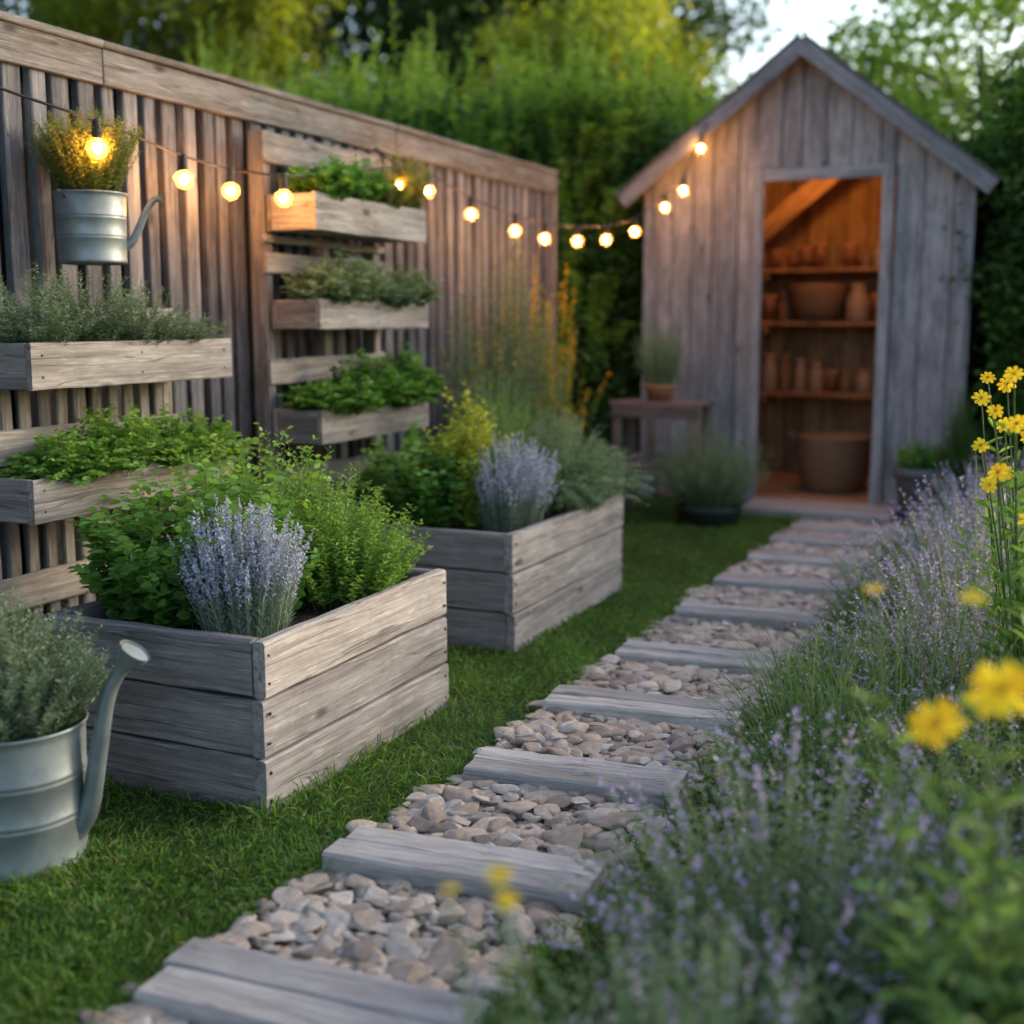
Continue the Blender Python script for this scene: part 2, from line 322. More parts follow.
rr=np.clip(U(0,1,n)**1.3*.8+.35*patch+.2*clump-.15,0,1);dry=U(0,1,n)<.035+.05*(1-patch)
P=np.stack([x,y,np.zeros(n)],1);Wd=U(.0028,.005,n)
leaves(mb,P[~dry],D[~dry],Lb[~dry],Wd[~dry],0,rr[~dry],1.2,.3);leaves(mb,P[dry],D[dry],Lb[dry],Wd[dry]*.8,1,rr[dry],1.2,.4)
mb.build('lawn_grass',[G_LAWN,G_STRAW])
# ------------------------------------------------------------------ raised beds
def bed(x0,x1,y0,y1,h=.445):
    e=empty('raised_garden_bed',((x0+x1)/2,(y0+y1)/2,0));mb=MB();t=.034;ph=h/3
    for i in range(3):
        z=ph*(i+.5);w=ph-.006
        plank(mb,(x1-t/2+U(-.004,.004),y0+U(-.008,.004),z),(x1-t/2+U(-.004,.004),y1+U(-.004,.008),z+U(-.002,.002)),(0,0,1),w,t,rnd=U(.5,1),ch=.006)  # right-hand boards toned lighter: light from that side put into the colour
        plank(mb,(x0+t/2,y0+U(-.008,.004),z),(x0+t/2,y1,z),(0,0,1),w,t,ch=.006)
        plank(mb,(x0+t+.002,y0+t/2+.004+U(-.004,.003),z),(x1-t-.002,y0+t/2+.004+U(-.004,.003),z+U(-.002,.002)),(0,0,1),w,t,rnd=U(.1,.45),ch=.006)  # front boards toned darker: shade of the less lit face put into colour
        plank(mb,(x0+t+.002,y1-t/2-.004,z),(x1-t-.002,y1-t/2-.004,z),(0,0,1),w,t,ch=.006)
        for yy in (y0+.017,y1-.017):
            for zz in (z-.035,z+.035):
                tube(mb,[(x1-.001,yy+U(-.004,.004),zz),(x1+.003,yy,zz+U(-.004,.004))],.004,8,1)
    for (px,py) in ((x0+t+.027,y0+t+.03),(x1-t-.027,y0+t+.03),(x0+t+.027,y1-t-.03),(x1-t-.027,y1-t-.03)):
        plank(mb,(px,py,0),(px,py,h-.02),(1,0,0),.048,.048)
    mb.build('boards',[W_BED,NAIL],e)
    sheet('soil',x0+t,y0+t,x1-t,y1-t,h-.06,SOIL,30,40,.006,parent=e)
bed(-2.42,-1.73,2.40,3.36)
bed(-2.47,-1.80,4.02,5.20)
def plant(name,f,mats):
    mb=MB();f(mb);return mb.build(name,mats)
def lavender(c,z0,rx,ry,h,n,k=14,fk=34,t0=.5,fm=F_LAV,name='lavender_plant',L=.034,fL=.0105,splay=0):
    return plant(name,lambda mb:herb(mb,c,z0,rx,ry,h,n,k,L,.0045,0,1,t1=.6,up=1.4,hv=.4,dome=.25,base=.6,fl=dict(t0=t0,k=fk,L=fL,W=fL*.6,m=2),splay=splay),[G_SILV,G_SILV,fm])
Z1=.385
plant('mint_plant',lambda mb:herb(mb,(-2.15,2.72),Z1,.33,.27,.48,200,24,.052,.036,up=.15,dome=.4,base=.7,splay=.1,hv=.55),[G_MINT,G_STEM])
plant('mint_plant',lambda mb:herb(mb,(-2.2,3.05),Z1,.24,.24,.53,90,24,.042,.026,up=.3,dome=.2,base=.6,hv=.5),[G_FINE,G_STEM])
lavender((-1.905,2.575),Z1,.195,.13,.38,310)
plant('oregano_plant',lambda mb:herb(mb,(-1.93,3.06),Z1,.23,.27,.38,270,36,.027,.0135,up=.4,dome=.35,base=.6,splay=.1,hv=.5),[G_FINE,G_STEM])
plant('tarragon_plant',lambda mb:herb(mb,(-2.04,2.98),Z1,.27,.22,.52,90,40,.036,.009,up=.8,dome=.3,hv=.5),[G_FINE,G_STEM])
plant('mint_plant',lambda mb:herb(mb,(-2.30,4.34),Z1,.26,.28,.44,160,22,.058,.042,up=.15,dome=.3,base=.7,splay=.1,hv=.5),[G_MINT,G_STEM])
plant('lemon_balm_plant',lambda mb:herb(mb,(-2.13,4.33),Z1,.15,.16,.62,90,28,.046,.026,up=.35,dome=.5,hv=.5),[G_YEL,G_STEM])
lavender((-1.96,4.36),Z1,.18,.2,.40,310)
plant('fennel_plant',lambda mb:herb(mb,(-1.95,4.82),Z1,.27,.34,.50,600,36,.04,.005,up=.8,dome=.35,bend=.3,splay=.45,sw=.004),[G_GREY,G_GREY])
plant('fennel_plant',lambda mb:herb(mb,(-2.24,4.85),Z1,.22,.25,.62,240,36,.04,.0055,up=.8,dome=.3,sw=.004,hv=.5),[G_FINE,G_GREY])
# ------------------------------------------------------------------ fence
e=empty('wooden_fence',(-3.04,3,0));mb=MB()
y=-2.0;FX=-3.0
while y<7.25:
    w=U(.054,.076)
    plank(mb,(FX-.014+U(-.007,.004),y+w/2,0),(FX-.014+U(-.007,.004),y+w/2+U(-.003,.003),1.99),(0,1,0),w,.034,0,seg=.3,rnd=U(0,1));y+=w
    y+=U(.030,.048)
mb.build('front_slats',[W_FENCE],e)
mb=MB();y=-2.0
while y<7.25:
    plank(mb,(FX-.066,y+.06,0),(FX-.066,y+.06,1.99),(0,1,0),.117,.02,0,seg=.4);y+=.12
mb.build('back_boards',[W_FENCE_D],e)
mb=MB()
ys=[-2,-.4,1.4,3.35,5.3,7.30]
for a,b in zip(ys[:-1],ys[1:]):
    plank(mb,(FX+.012,a+.002,2.025),(FX+.012,b-.002,2.025+U(-.004,.004)),(0,0,1),.115,.022,0,ch=.004,seg=.3,rnd=U(.2,.8))
    plank(mb,(FX-.035,a+.002,2.096),(FX-.035,b-.002,2.096),(1,0,0),.135,.024,0,ch=.004,seg=.3,rnd=U(.2,.8))
mb.build('top_rail',[W_RAIL],e)
mb=MB()
plank(mb,(FX-.04,7.31,0),(FX-.04,7.31,2.07),(0,1,0),.05,.1,0);mb.build('end_post',[W_RAIL],e)
# ------------------------------------------------------------------ pallet planters
def pallet(y0,y1,xb,xf,boxes,slats,ztop,vs=()):
    e=empty('pallet_planter',(xb,(y0+y1)/2,0));mb=MB()
    for yy in (y0+.03,(y0+y1)/2,y1-.03):
        plank(mb,(xb-.045,yy,0),(xb-.045,yy,ztop),(0,1,0),.05,.07,0,seg=.2,rnd=U(.1,.5))
    for z0,z1 in slats:
        plank(mb,(xb-.002,y0-.01+U(-.01,.01),(z0+z1)/2),(xb-.002,y1+.01+U(-.01,.01),(z0+z1)/2+U(-.008,.008)),(0,0,1),z1-z0,.018,0,rnd=U(.3,1))
    for (yy,z0,z1) in vs:
        plank(mb,(xb-.025,yy,z0),(xb-.025,yy,z1),(0,1,0),.045,.018,0,rnd=U(0,.5))
    for z0,z1 in boxes:
        zc=(z0+z1)/2;h=z1-z0;t=.02;o=U(-.012,.012)
        plank(mb,(xf-t/2,y0+o,zc),(xf-t/2,y1+o,zc+U(-.005,.005)),(0,0,1),h,t,0,rnd=U(.55,1))
        plank(mb,(xb+.018,y0+o,zc),(xb+.018,y1+o,zc),(0,0,1),h,t,0)
        for yy in (y0+o+t/2,y1+o-t/2):
            plank(mb,(xb+.03,yy,zc),(xf-t-.001,yy,zc),(0,0,1),h-.002,t,0,rnd=U(.1,.4))
        boxm(mb,(xb+.03,y0+o+t,z0+.002),(xf-t-.001,y1+o-t,z0+.018),0)
        boxm(mb,(xb+.029,y0+o+t+.001,z0+.019),(xf-t-.002,y1+o-t-.001,z1-.025),1)
        for yy in (y0+.04,(y0+y1)/2,y1-.04):
            for zz in (zc-.03,zc+.03): tube(mb,[(xf-.001,yy+o,zz),(xf+.002,yy+o,zz)],.0035,8,2)
    mb.build('frame',[W_PAL,SOIL,NAIL],e)
pallet(2.58,3.47,-2.83,-2.60,[(1.01,1.14),(.64,.765)],[(.78,.885),(.345,.45),(.17,.27),(1.17,1.24)],1.24,[(2.58+.075*k,.02,1.0) for k in range(1,12)])
pallet(4.10,4.98,-2.88,-2.65,[(1.54,1.68),(1.165,1.28),(.722,.855)],[(1.80,1.915),(1.38,1.46),(.95,1.05),(.485,.61),(.1,.2),(1.50,1.53)],1.92)
def row(name,y0,y1,x,z,h,n,f,mats,step=.2):
    mb=MB();k=max(1,int(round((y1-y0)/step)))
    for i in range(k):
        yy=y0+(i+.5)*(y1-y0)/k
        f(mb,(x+U(-.02,.02),yy+U(-.03,.03)),z,h*U(.65,1.25))
    return mb.build(name,mats)
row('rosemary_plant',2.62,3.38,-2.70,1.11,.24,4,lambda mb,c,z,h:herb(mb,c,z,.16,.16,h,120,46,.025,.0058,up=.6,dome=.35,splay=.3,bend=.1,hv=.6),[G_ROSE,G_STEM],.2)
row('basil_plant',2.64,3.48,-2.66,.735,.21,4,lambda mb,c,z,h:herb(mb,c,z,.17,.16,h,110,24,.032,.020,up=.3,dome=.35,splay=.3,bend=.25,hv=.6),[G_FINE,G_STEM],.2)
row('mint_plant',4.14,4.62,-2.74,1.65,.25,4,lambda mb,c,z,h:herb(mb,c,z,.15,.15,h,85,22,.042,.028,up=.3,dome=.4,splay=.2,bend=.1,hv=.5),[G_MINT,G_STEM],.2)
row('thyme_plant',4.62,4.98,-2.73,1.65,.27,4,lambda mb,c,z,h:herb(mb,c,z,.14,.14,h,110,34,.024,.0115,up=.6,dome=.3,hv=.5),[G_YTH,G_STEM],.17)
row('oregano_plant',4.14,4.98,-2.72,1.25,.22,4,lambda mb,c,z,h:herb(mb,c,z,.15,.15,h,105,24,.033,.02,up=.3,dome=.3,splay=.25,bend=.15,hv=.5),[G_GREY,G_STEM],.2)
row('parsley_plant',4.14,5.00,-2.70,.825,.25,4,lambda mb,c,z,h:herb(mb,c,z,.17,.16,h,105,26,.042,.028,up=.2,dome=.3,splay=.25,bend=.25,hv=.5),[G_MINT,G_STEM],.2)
# ------------------------------------------------------------------ watering cans
def can(c,r,h,sdir,P,flare=.03,handle=True):
    e=empty('watering_can',c);mb=MB()
    prof=[(0,.004),(r*.9,.004),(r*.93,0),(r*.95,.006),(r*.955,h*.06),(r*.94,h*.075)]
    for q in (.36,.40,.64,.68):
        prof+=[(r*(.94+.06*q),h*(q-.01)),(r*(.952+.06*q),h*q),(r*(.94+.06*q),h*(q+.01))]
    prof+=[(r*.995,h*.93),(r*1.0,h*.97),(r*1.03,h*.985),(r*1.04,h),(r*1.02,h*1.008),(r*.985,h*.99),(r*.97,h*.8),(0,h*.8)]
    lathe(mb,prof,c,64)
    d=np.array([sdir[0],sdir[1],0.]);d/=np.linalg.norm(d);c=np.array(c)
    P=smoothpath([c+d*a+[0,0,b] for a,b in P],8)
    s=np.linspace(0,1,len(P));R=flare*(.95-.5*s**.6);R[-5:]=np.array([.5,.6,.8,1.05,1.2])*flare
    tube(mb,P,R,24,cap=False)
    tube(mb,P[-3:]-[0,0,.006],R[-3:]*.88,24,cap=True)
    if handle:
        H=smoothpath([c-d*r*.98+[0,0,h*.2],c-d*(r*1.5)+[0,0,h*.45],c-d*(r*1.45)+[0,0,h*.95],c-d*r*.98+[0,0,h*.9]],8);tube(mb,H,.007,8)
    mb.build('can_body',[GALV],e)
    mb=MB();lathe(mb,[(0,h*.86),(r*.97,h*.86)],c,32);mb.build('soil',[SOIL],e)
can((-2.10,1.975,0),.155,.325,(.93,.36),[(.13,.075),(.165,.13),(.195,.27),(.225,.40),(.285,.49)],flare=.031)
plant('rosemary_plant',lambda mb:herb(mb,(-2.115,1.975),.27,.22,.21,.37,480,54,.027,.006,up=.7,dome=.4,splay=.08,base=.55,hv=.55),[G_ROSE,G_STEM])
can((-2.83,3.10,1.375),.108,.215,(.75,.66),[(.09,.05),(.125,.08),(.165,.165),(.19,.20),(.215,.205)],flare=.018,handle=False)
mb=MB();tube(mb,smoothpath([(-2.83,3.21,1.57),(-2.92,3.15,1.68),(-2.975,3.1,1.72),(-2.92,3.05,1.68),(-2.83,2.99,1.57)]),.003,8);tube(mb,[(-3.0,3.1,1.70),(-2.96,3.1,1.70),(-2.955,3.1,1.725)],.004,8)
mb.build('hanging_wire_hook',[CABLE])
plant('thyme_plant',lambda mb:herb(mb,(-2.83,3.10),1.57,.17,.17,.28,280,46,.022,.007,up=.7,dome=.2,base=.45),[G_YTH,G_STEM])
# ------------------------------------------------------------------ string lights
bulbs=[(-2.72,3.02,1.715),(-2.85,3.58,1.686),(-2.85,3.845,1.67),(-2.70,3.96,1.65),(-2.72,4.86,1.78),(-2.80,5.28,1.80),(-2.76,5.65,1.72),(-2.68,6.0,1.66),(-2.64,6.3,1.637),(-2.57,6.6,1.64),(-2.51,6.9,1.663),(-2.44,7.2,1.725),(-2.365,7.55,1.89),(-2.31,7.75,2.006),(-2.23,7.84,2.268)]
e=empty('string_lights',(-2.9,5,1.7));mb=MB();mg=MB();mf=MB()
bl=[np.array(b) for b in bulbs]
up=np.array([0,0,.075])
cab=[(-2.95,2.2,2.0),(-2.86,2.7,1.87)]+[tuple(b+up) for b in bl[:4]]+[(-2.7,4.25,1.76),(-2.64,4.6,1.82),tuple(bl[4]+up),(-2.97,5.1,1.97)]+[tuple(b+up) for b in bl[5:]]+[(-2.2,7.87,2.42)]
tube(mb,smoothpath(cab,8),.0045,6)
for b in bl:
    tube(mb,[b+[0,0,.08],b+[0,0,.024]],[.013,.016],12)
    lathe(mg,[(.001,-.038),(.012,-.035),(.025,-.025),(.033,-.008),(.033,.004),(.025,.016),(.014,.025)],b,18)
    lathe(mf,[(.0005,-.017),(.009,-.013),(.013,0),(.009,.011),(.0005,.014)],b+[0,0,-.003],8)
tube(mb,[(-3.0,5.1,1.97),(-2.96,5.1,1.97)],.006,6)
mb.build('cable',[CABLE],e);mg.build('bulb_glass',[GLASS],e);mf.build('bulb_filaments',[BULB],e)
# ------------------------------------------------------------------ shed
SX0,SX1,SY0,SY1=-2.60,-.655,8.04,9.55;RX=-1.635;RZ=2.88
rf=lambda x: RZ-.055-np.abs(x-RX)*.775
e=empty('garden_shed',((SX0+SX1)/2,(SY0+SY1)/2,0));mb=MB();lin=MB()
DX0,DX1,DZ=-1.86,-1.14,2.06
def vwall(xa,xb,y,z0,top):
    x=xa
    while x<xb-.01:
        w=min(U(.12,.19),xb-x)
        if xb-x-w<.06: w=xb-x
        plank(mb,(x+w/2,y+U(-.004,.004),z0),(x+w/2,y,3),(1,0,0),w-.006,.022,0,ch=.005,top=top,seg=.6,rnd=U(.1,1))
        x+=w
    plank(lin,((xa+xb)/2,y+.028,z0),((xa+xb)/2,y+.028,3),(1,0,0),xb-xa,.012,0,top=(lambda q:rf(q)-.03),seg=.6,jit=0)
vwall(SX0,DX0-.07,SY0,.02,rf);vwall(DX1+.07,SX1,SY0,.02,rf)
vwall(DX0-.07,RX,SY0-.004,DZ+.02,rf);vwall(RX,DX1+.07,SY0-.004,DZ+.02,rf)
for xx in (SX0+.011,SX1-.011):
    y=SY0+.03
    while y<SY1-.03:
        w=.165;zt=float(rf(xx))-.01
        plank(mb,(xx,y+w/2,.02),(xx,y+w/2,zt),(0,1,0),w-.004,.02,0,ch=.003,seg=.6);y+=w
mb.build('wall_boards',[W_SHED],e)
mb=MB()
for xx in (SX0-.006,SX1+.006):
    plank(mb,(xx,SY0-.022,0.02),(xx,SY0-.022,float(rf(xx))-.02),(1,0,0),.09,.022,0,seg=.3)
plank(mb,(DX0-.035,SY0-.034,.03),(DX0-.035,SY0-.034,DZ+.075),(1,0,0),.066,.035,0,seg=.3,rnd=.8)
plank(mb,(DX1+.035,SY0-.034,.03),(DX1+.035,SY0-.034,DZ+.075),(1,0,0),.066,.035,0,seg=.3,rnd=.9)
plank(mb,(DX0,SY0-.036,DZ+.038),(DX1,SY0-.036,DZ+.038),(0,0,1),.074,.034,0,seg=.2,rnd=.7)
mb.build('door_frame',[W_SHED],e)
mb=lin
x=SX0+.03
while x<SX1-.03:
    w=min(.14,SX1-.03-x);plank(mb,(x+w/2,SY1-.02,.02),(x+w/2,SY1-.02,3),(1,0,0),w-.004,.02,0,top=lambda q:rf(q)-.02,seg=.6);x+=w
for xx in (SX0+.04,SX1-.04):
    z=.05
    while z<1.95: plank(mb,(xx,SY0+.05,z+.07),(xx,SY1-.04,z+.07),(0,0,1),.135,.016,0,seg=.5);z+=.14
y=SY0-.02
while y<SY1-.05: plank(mb,(SX0+.06,y+.06,.045),(SX1-.06,y+.06,.045),(0,1,0),.118,.03,0,seg=.4);y+=.12
for z in (.68,1.19,1.57):
    for k in range(2): plank(mb,(SX0+.06,SY1-.14-.15*k,z-.012),(SX1-.06,SY1-.14-.15*k,z-.012),(0,1,0),.147,.024,0,seg=.4,rnd=.9)
    for xx in (-2.1,-1.25): plank(mb,(xx,SY1-.36,z-.05),(xx,SY1-.04,z-.05),(0,0,1),.05,.03,0)
for yy in (SY0+.35,SY0+.85):
    for s in (-1,1):
        plank(mb,(RX+s*.95,yy,float(rf(RX+.95))-.06),(RX+s*.02,yy,float(rf(RX))-.06),(0,0,1),.08,.04,0,rnd=.9)
plank(mb,(-2.35,SY1-.55,1.62),(-1.35,SY1-.55,2.42),(0,0,1),.13,.035,0,rnd=1.)
mb.build('interior_boards_and_shelves',[W_IN],e)
mb=MB();y0r,y1r=SY0-.16,SY1+.12;ex=1.14
for s in (-1,1):
    xe=RX+s*ex;nx=7
    for k in range(nx):
        t0,t1=k/nx,(k+1)/nx
        xa=RX+(xe-RX)*(t0+t1)/2;za=RZ-abs(xa-RX)*.775
        wv=np.array([(xe-RX),0,-(ex*.775)])
        plank(mb,(xa,y0r+.03,za),(xa,y1r,za),wv,ex/nx*1.265+.002,.02,1,seg=.5)
    wv=nrm(np.array([(xe-RX),0,-(ex*.775)]));nv=nrm(np.array([s*.775,0,1.]))
    A=np.array([RX,0,RZ])+nv*.018;B=np.array([xe,0,RZ-ex*.775])+nv*.018+wv*.02
    V=[(p[0],y0r-.005,p[2]) for p in (A,B,B+nv*.014,A+nv*.014)]+[(p[0],y1r+.02,p[2]) for p in (A,B,B+nv*.014,A+nv*.014)]
    mb.add(V,[(0,1,2,3),(7,6,5,4),(0,4,5,1),(1,5,6,2),(2,6,7,3),(3,7,4,0)],2)
    a=np.array([RX+s*.004,y0r+.012,RZ])-nv*.033;b=np.array([xe,y0r+.012,RZ-ex*.775])-nv*.033+wv*.015
    plank(mb,a,b,nv,.095,.026,0,seg=.2,rnd=.35)
mb.build('roof',[W_SHED,W_IN,ROOF],e)
mb=MB();lathe(mb,[(.001,-.05),(.03,-.04),(.042,-.01),(.035,.02),(.015,.045),(.001,.046)],(-1.45,8.42,2.30),12)
BULB2=simple('shed_bulb_glow',(1,.7,.4),.3,emit=((1,.41,.10),370));mb.build('pendant_bulb',[BULB2],e)
mb=MB();tube(mb,[(-1.45,8.42,2.345),(-1.45,8.42,2.66)],.004,6);mb.build('pendant_cord',[CABLE],e)
def pot(name,c,r,h,mat,kind='pot'):
    mb=MB()
    if kind=='pot': pr=[(0,.002),(r*.68,.002),(r*.7,0),(r*.93,h*.8),(r*.95,h*.82),(r*1.04,h*.82),(r*1.05,h),(r*.95,h),(r*.9,h*.8),(0,h*.8)]
    elif kind=='bowl': pr=[(0,0),(r*.6,0),(r*.85,h*.3),(r,h*.75),(r*1.04,h*.97),(r*1.02,h),(r*.93,h*.95),(r*.7,h*.4),(0,h*.3)]
    elif kind=='jar': pr=[(0,0),(r*.85,0),(r,h*.1),(r,h*.62),(r*.7,h*.75),(r*.6,h*.8),(r*.68,h*.9),(r*.68,h),(0,h)]
    lathe(mb,pr,c,28)
    return mb.build(name,[mat])
SYc=SY1-.24
def shelfrow(z,xs):
    for (x,r,h,mt,k,nm) in xs: pot(nm,(x,SYc+U(-.04,.03),z+.001),r,h,mt,k)
J=('jar','clay_jar');Pn=('pot','flower_pot')
def auto(x0,x1,hs):
    o=[];x=x0
    while x<x1:
        r=U(.038,.064);h=U(*hs);kk=J if U(0,1)<.5 else Pn
        o.append((x+r,r,h*(1 if kk is J else .75),TERRA if kk is Pn else (CLAY if U(0,1)<.6 else WICK),*kk));x+=2*r+U(.004,.02)
    return o
shelfrow(1.57,auto(-2.25,-1.15,(.14,.24)))
shelfrow(1.19,auto(-2.25,-1.97,(.16,.26))+[(-1.75,.2,.27,WICK,'bowl','wicker_basket'),(-1.46,.085,.27,CLAY,*J),(-1.31,.06,.2,TERRA,*Pn)])
shelfrow(.68,auto(-2.25,-1.15,(.16,.28)))
mb=MB();c=(-1.47,8.60,.061)
pr=[(0,.005),(.18,.005)]
for k in range(15):
    z=.01+k*.024;r0=.19+.06*math.sin(min(1,z/.3)*1.9);pr+=[(r0-.006,z),(r0+.004,z+.012)]
pr+=[(.235,.375),(.215,.37),(.2,.1),(0,.08)]
lathe(mb,pr,c,40)
for s in (-1,1):
    tube(mb,smoothpath([(c[0]+s*.235,c[1]-.05,.38),(c[0]+s*.285,c[1]-.03,.43),(c[0]+s*.285,c[1]+.03,.43),(c[0]+s*.235,c[1]+.05,.38)]),.01,8)
mb.build('wicker_basket',[WICK])
# ------------------------------------------------------------------ potting table and pots
e=empty('potting_table',(-2.33,7.42,0));mb=MB()
tx0,tx1,ty0,ty1=-2.60,-2.03,7.25,7.58
for k in range(3): plank(mb,(tx0,ty0+.055+.11*k,.70),(tx1,ty0+.055+.11*k,.70),(0,1,0),.106,.024,0)
for k in range(3): plank(mb,(tx0+.05,ty0+.055+.11*k,.36),(tx1,ty0+.055+.11*k,.36),(0,1,0),.106,.022,0)
for xx in (tx0+.04,tx1-.04):
    for yy in (ty0+.035,ty1-.035): plank(mb,(xx,yy,0),(xx,yy,.687),(1,0,0),.055,.045,0)
plank(mb,(tx0+.01,ty0+.008,.65),(tx1-.01,ty0+.008,.65),(0,0,1),.07,.018,0);plank(mb,(tx0+.01,ty0+.008,.32),(tx1-.01,ty0+.008,.32),(0,0,1),.05,.018,0)
plank(mb,(-2.34,ty0+.009,.36),(-2.34,ty0+.009,.61),(1,0,0),.05,.018,0)
mb.build('table_frame',[W_TAB],e)
pot('flower_pot',(-2.33,7.40,.713),.10,.1,TERRA)
plant('ornamental_grass_plant',lambda mb:herb(mb,(-2.33,7.40),.79,.17,.15,.42,280,6,.06,.006,up=2,dome=.15,sw=.005,hv=.6),[G_GREY,G_GREY])
mb=MB();lathe(mb,[(0,.002),(.17,.002),(.19,.1),(.2,.12),(.185,.12),(.17,.1),(0,.1)],(-1.94,7.15,0),36);mb.build('plant_pot',[DARKPOT])
plant('lavender_plant',lambda mb:herb(mb,(-1.94,7.15),.1,.32,.28,.56,500,26,.05,.006,up=1.2,dome=.4,splay=.2,base=.4,hv=.5),[G_GREY,G_GREY])
pot('plant_pot',(-.80,7.62,0.012),.15,.34,GREYPOT)
plant('sage_plant',lambda mb:herb(mb,(-.80,7.62),.3,.17,.17,.22,90,20,.04,.02,up=.4),[G_MINT,G_STEM])
pot('plant_pot',(-.58,7.55,0.012),.12,.3,GREYPOT)
plant('dwarf_conifer_plant',lambda mb:herb(mb,(-.58,7.55),.26,.12,.12,.62,160,44,.03,.008,up=.5,dome=.75),[G_HEDGE,G_STEM])
plant('goldenrod_plant',lambda mb:herb(mb,(-2.76,6.05),0,.22,.6,1.65,440,50,.06,.0095,up=.9,dome=.3,hv=.6,sw=.004,fl=dict(t0=.85,k=14,L=.016,W=.012,m=2,frac=.12)),[G_GREY,G_STEM,F_ORG])
plant('goldenrod_plant',lambda mb:herb(mb,(-2.74,6.55),0,.19,.4,1.6,170,42,.055,.014,up=.7,dome=.4,hv=.6,fl=dict(t0=.8,k=22,L=.018,W=.013,m=2,frac=.4)),[G_YEL,G_STEM,F_ORG])
plant('boxwood_shrub',lambda mb:herb(mb,(-2.62,5.55),0,.3,.42,.85,240,40,.038,.024,up=.4,dome=.4),[G_MINT,G_STEM])
plant('boxwood_shrub',lambda mb:herb(mb,(-2.66,3.8),0,.25,.3,.55,150,34,.03,.018,up=.4,dome=.4),[G_MINT,G_STEM])
# ------------------------------------------------------------------ flower border right
def cat(c,r,h,n,name='catmint_plant',fm=F_CAT,k=24,fk=12,t0=.66,L=.028,W=.009,fL=.010,splay=.25,bend=.1,lm=G_GREY,frac=.6):
    return plant(name,lambda mb:herb(mb,c,.01,r[0],r[1],h,n,k,L,W,0,1,t1=.85,up=.7,hv=.6,dome=.35,fl=dict(t0=t0,k=fk,L=fL,W=fL*.75,m=2,frac=frac),splay=splay,bend=bend,sw=.0025),[lm,G_GREY,fm])
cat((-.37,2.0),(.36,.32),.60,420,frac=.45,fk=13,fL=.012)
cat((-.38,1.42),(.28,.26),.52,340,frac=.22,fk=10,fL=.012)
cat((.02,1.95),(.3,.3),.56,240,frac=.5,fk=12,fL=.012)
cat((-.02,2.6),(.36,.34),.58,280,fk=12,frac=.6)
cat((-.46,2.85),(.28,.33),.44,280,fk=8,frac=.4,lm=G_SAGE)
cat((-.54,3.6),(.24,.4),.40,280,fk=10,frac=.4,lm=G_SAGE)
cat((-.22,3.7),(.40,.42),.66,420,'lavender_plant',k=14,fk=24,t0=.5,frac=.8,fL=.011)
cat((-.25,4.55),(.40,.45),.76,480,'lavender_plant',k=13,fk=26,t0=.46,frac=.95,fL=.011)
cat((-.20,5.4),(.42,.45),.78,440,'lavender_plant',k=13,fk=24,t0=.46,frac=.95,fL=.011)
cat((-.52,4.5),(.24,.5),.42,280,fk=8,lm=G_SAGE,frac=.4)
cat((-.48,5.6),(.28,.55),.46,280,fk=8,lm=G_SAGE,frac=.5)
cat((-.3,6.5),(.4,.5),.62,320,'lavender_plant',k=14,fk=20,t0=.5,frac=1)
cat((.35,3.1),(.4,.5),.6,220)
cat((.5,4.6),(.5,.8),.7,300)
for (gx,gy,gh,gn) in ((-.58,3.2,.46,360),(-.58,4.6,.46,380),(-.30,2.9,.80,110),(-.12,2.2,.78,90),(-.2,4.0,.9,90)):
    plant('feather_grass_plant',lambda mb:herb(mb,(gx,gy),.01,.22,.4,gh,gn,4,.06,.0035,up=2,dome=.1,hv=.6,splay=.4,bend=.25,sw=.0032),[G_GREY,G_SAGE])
def daisy(mb,p,nv,R,k=9):
    nv=nrm(np.array(nv,float));a=nrm(np.cross(nv,[.3,.9,.1]));b=np.cross(nv,a)
    an=np.arange(k)*2*np.pi/k+U(-.12,.12,k)
    D=nrm(np.cos(an)[:,None]*a+np.sin(an)[:,None]*b+nv*U(.02,.22,k)[:,None])
    P=np.array(p)+D*R*.1;S=nrm(np.cross(D,nv)+nv*U(-.15,.15,k)[:,None]);Lg=(R*U(.88,1.05,k))[:,None];w=R*.24
    tip=P+D*Lg-nv*R*.10
    V=np.stack([P-S*w*.3,P+D*Lg*.4-S*w*.8,P+D*Lg*.8-S*w-nv*R*.03,tip-S*w*.3,tip+S*w*.3,P+D*Lg*.8+S*w-nv*R*.03,P+D*Lg*.4+S*w*.8,P+S*w*.3],1)
    mb.add(V,np.arange(k*8).reshape(k,8),2,np.repeat(U(0,1,k),8))
    for q in range(60):
        rr=R*.24*math.sqrt(U(0,1));t=U(0,6.28);c=np.array(p)+(a*math.cos(t)+b*math.sin(t))*rr+nv*(R*.14*(1-(rr/(R*.27))**2)+.002)
        leaves(mb,c,nv+rng.normal(0,.3,3),R*.1,R*.08,3,.5)
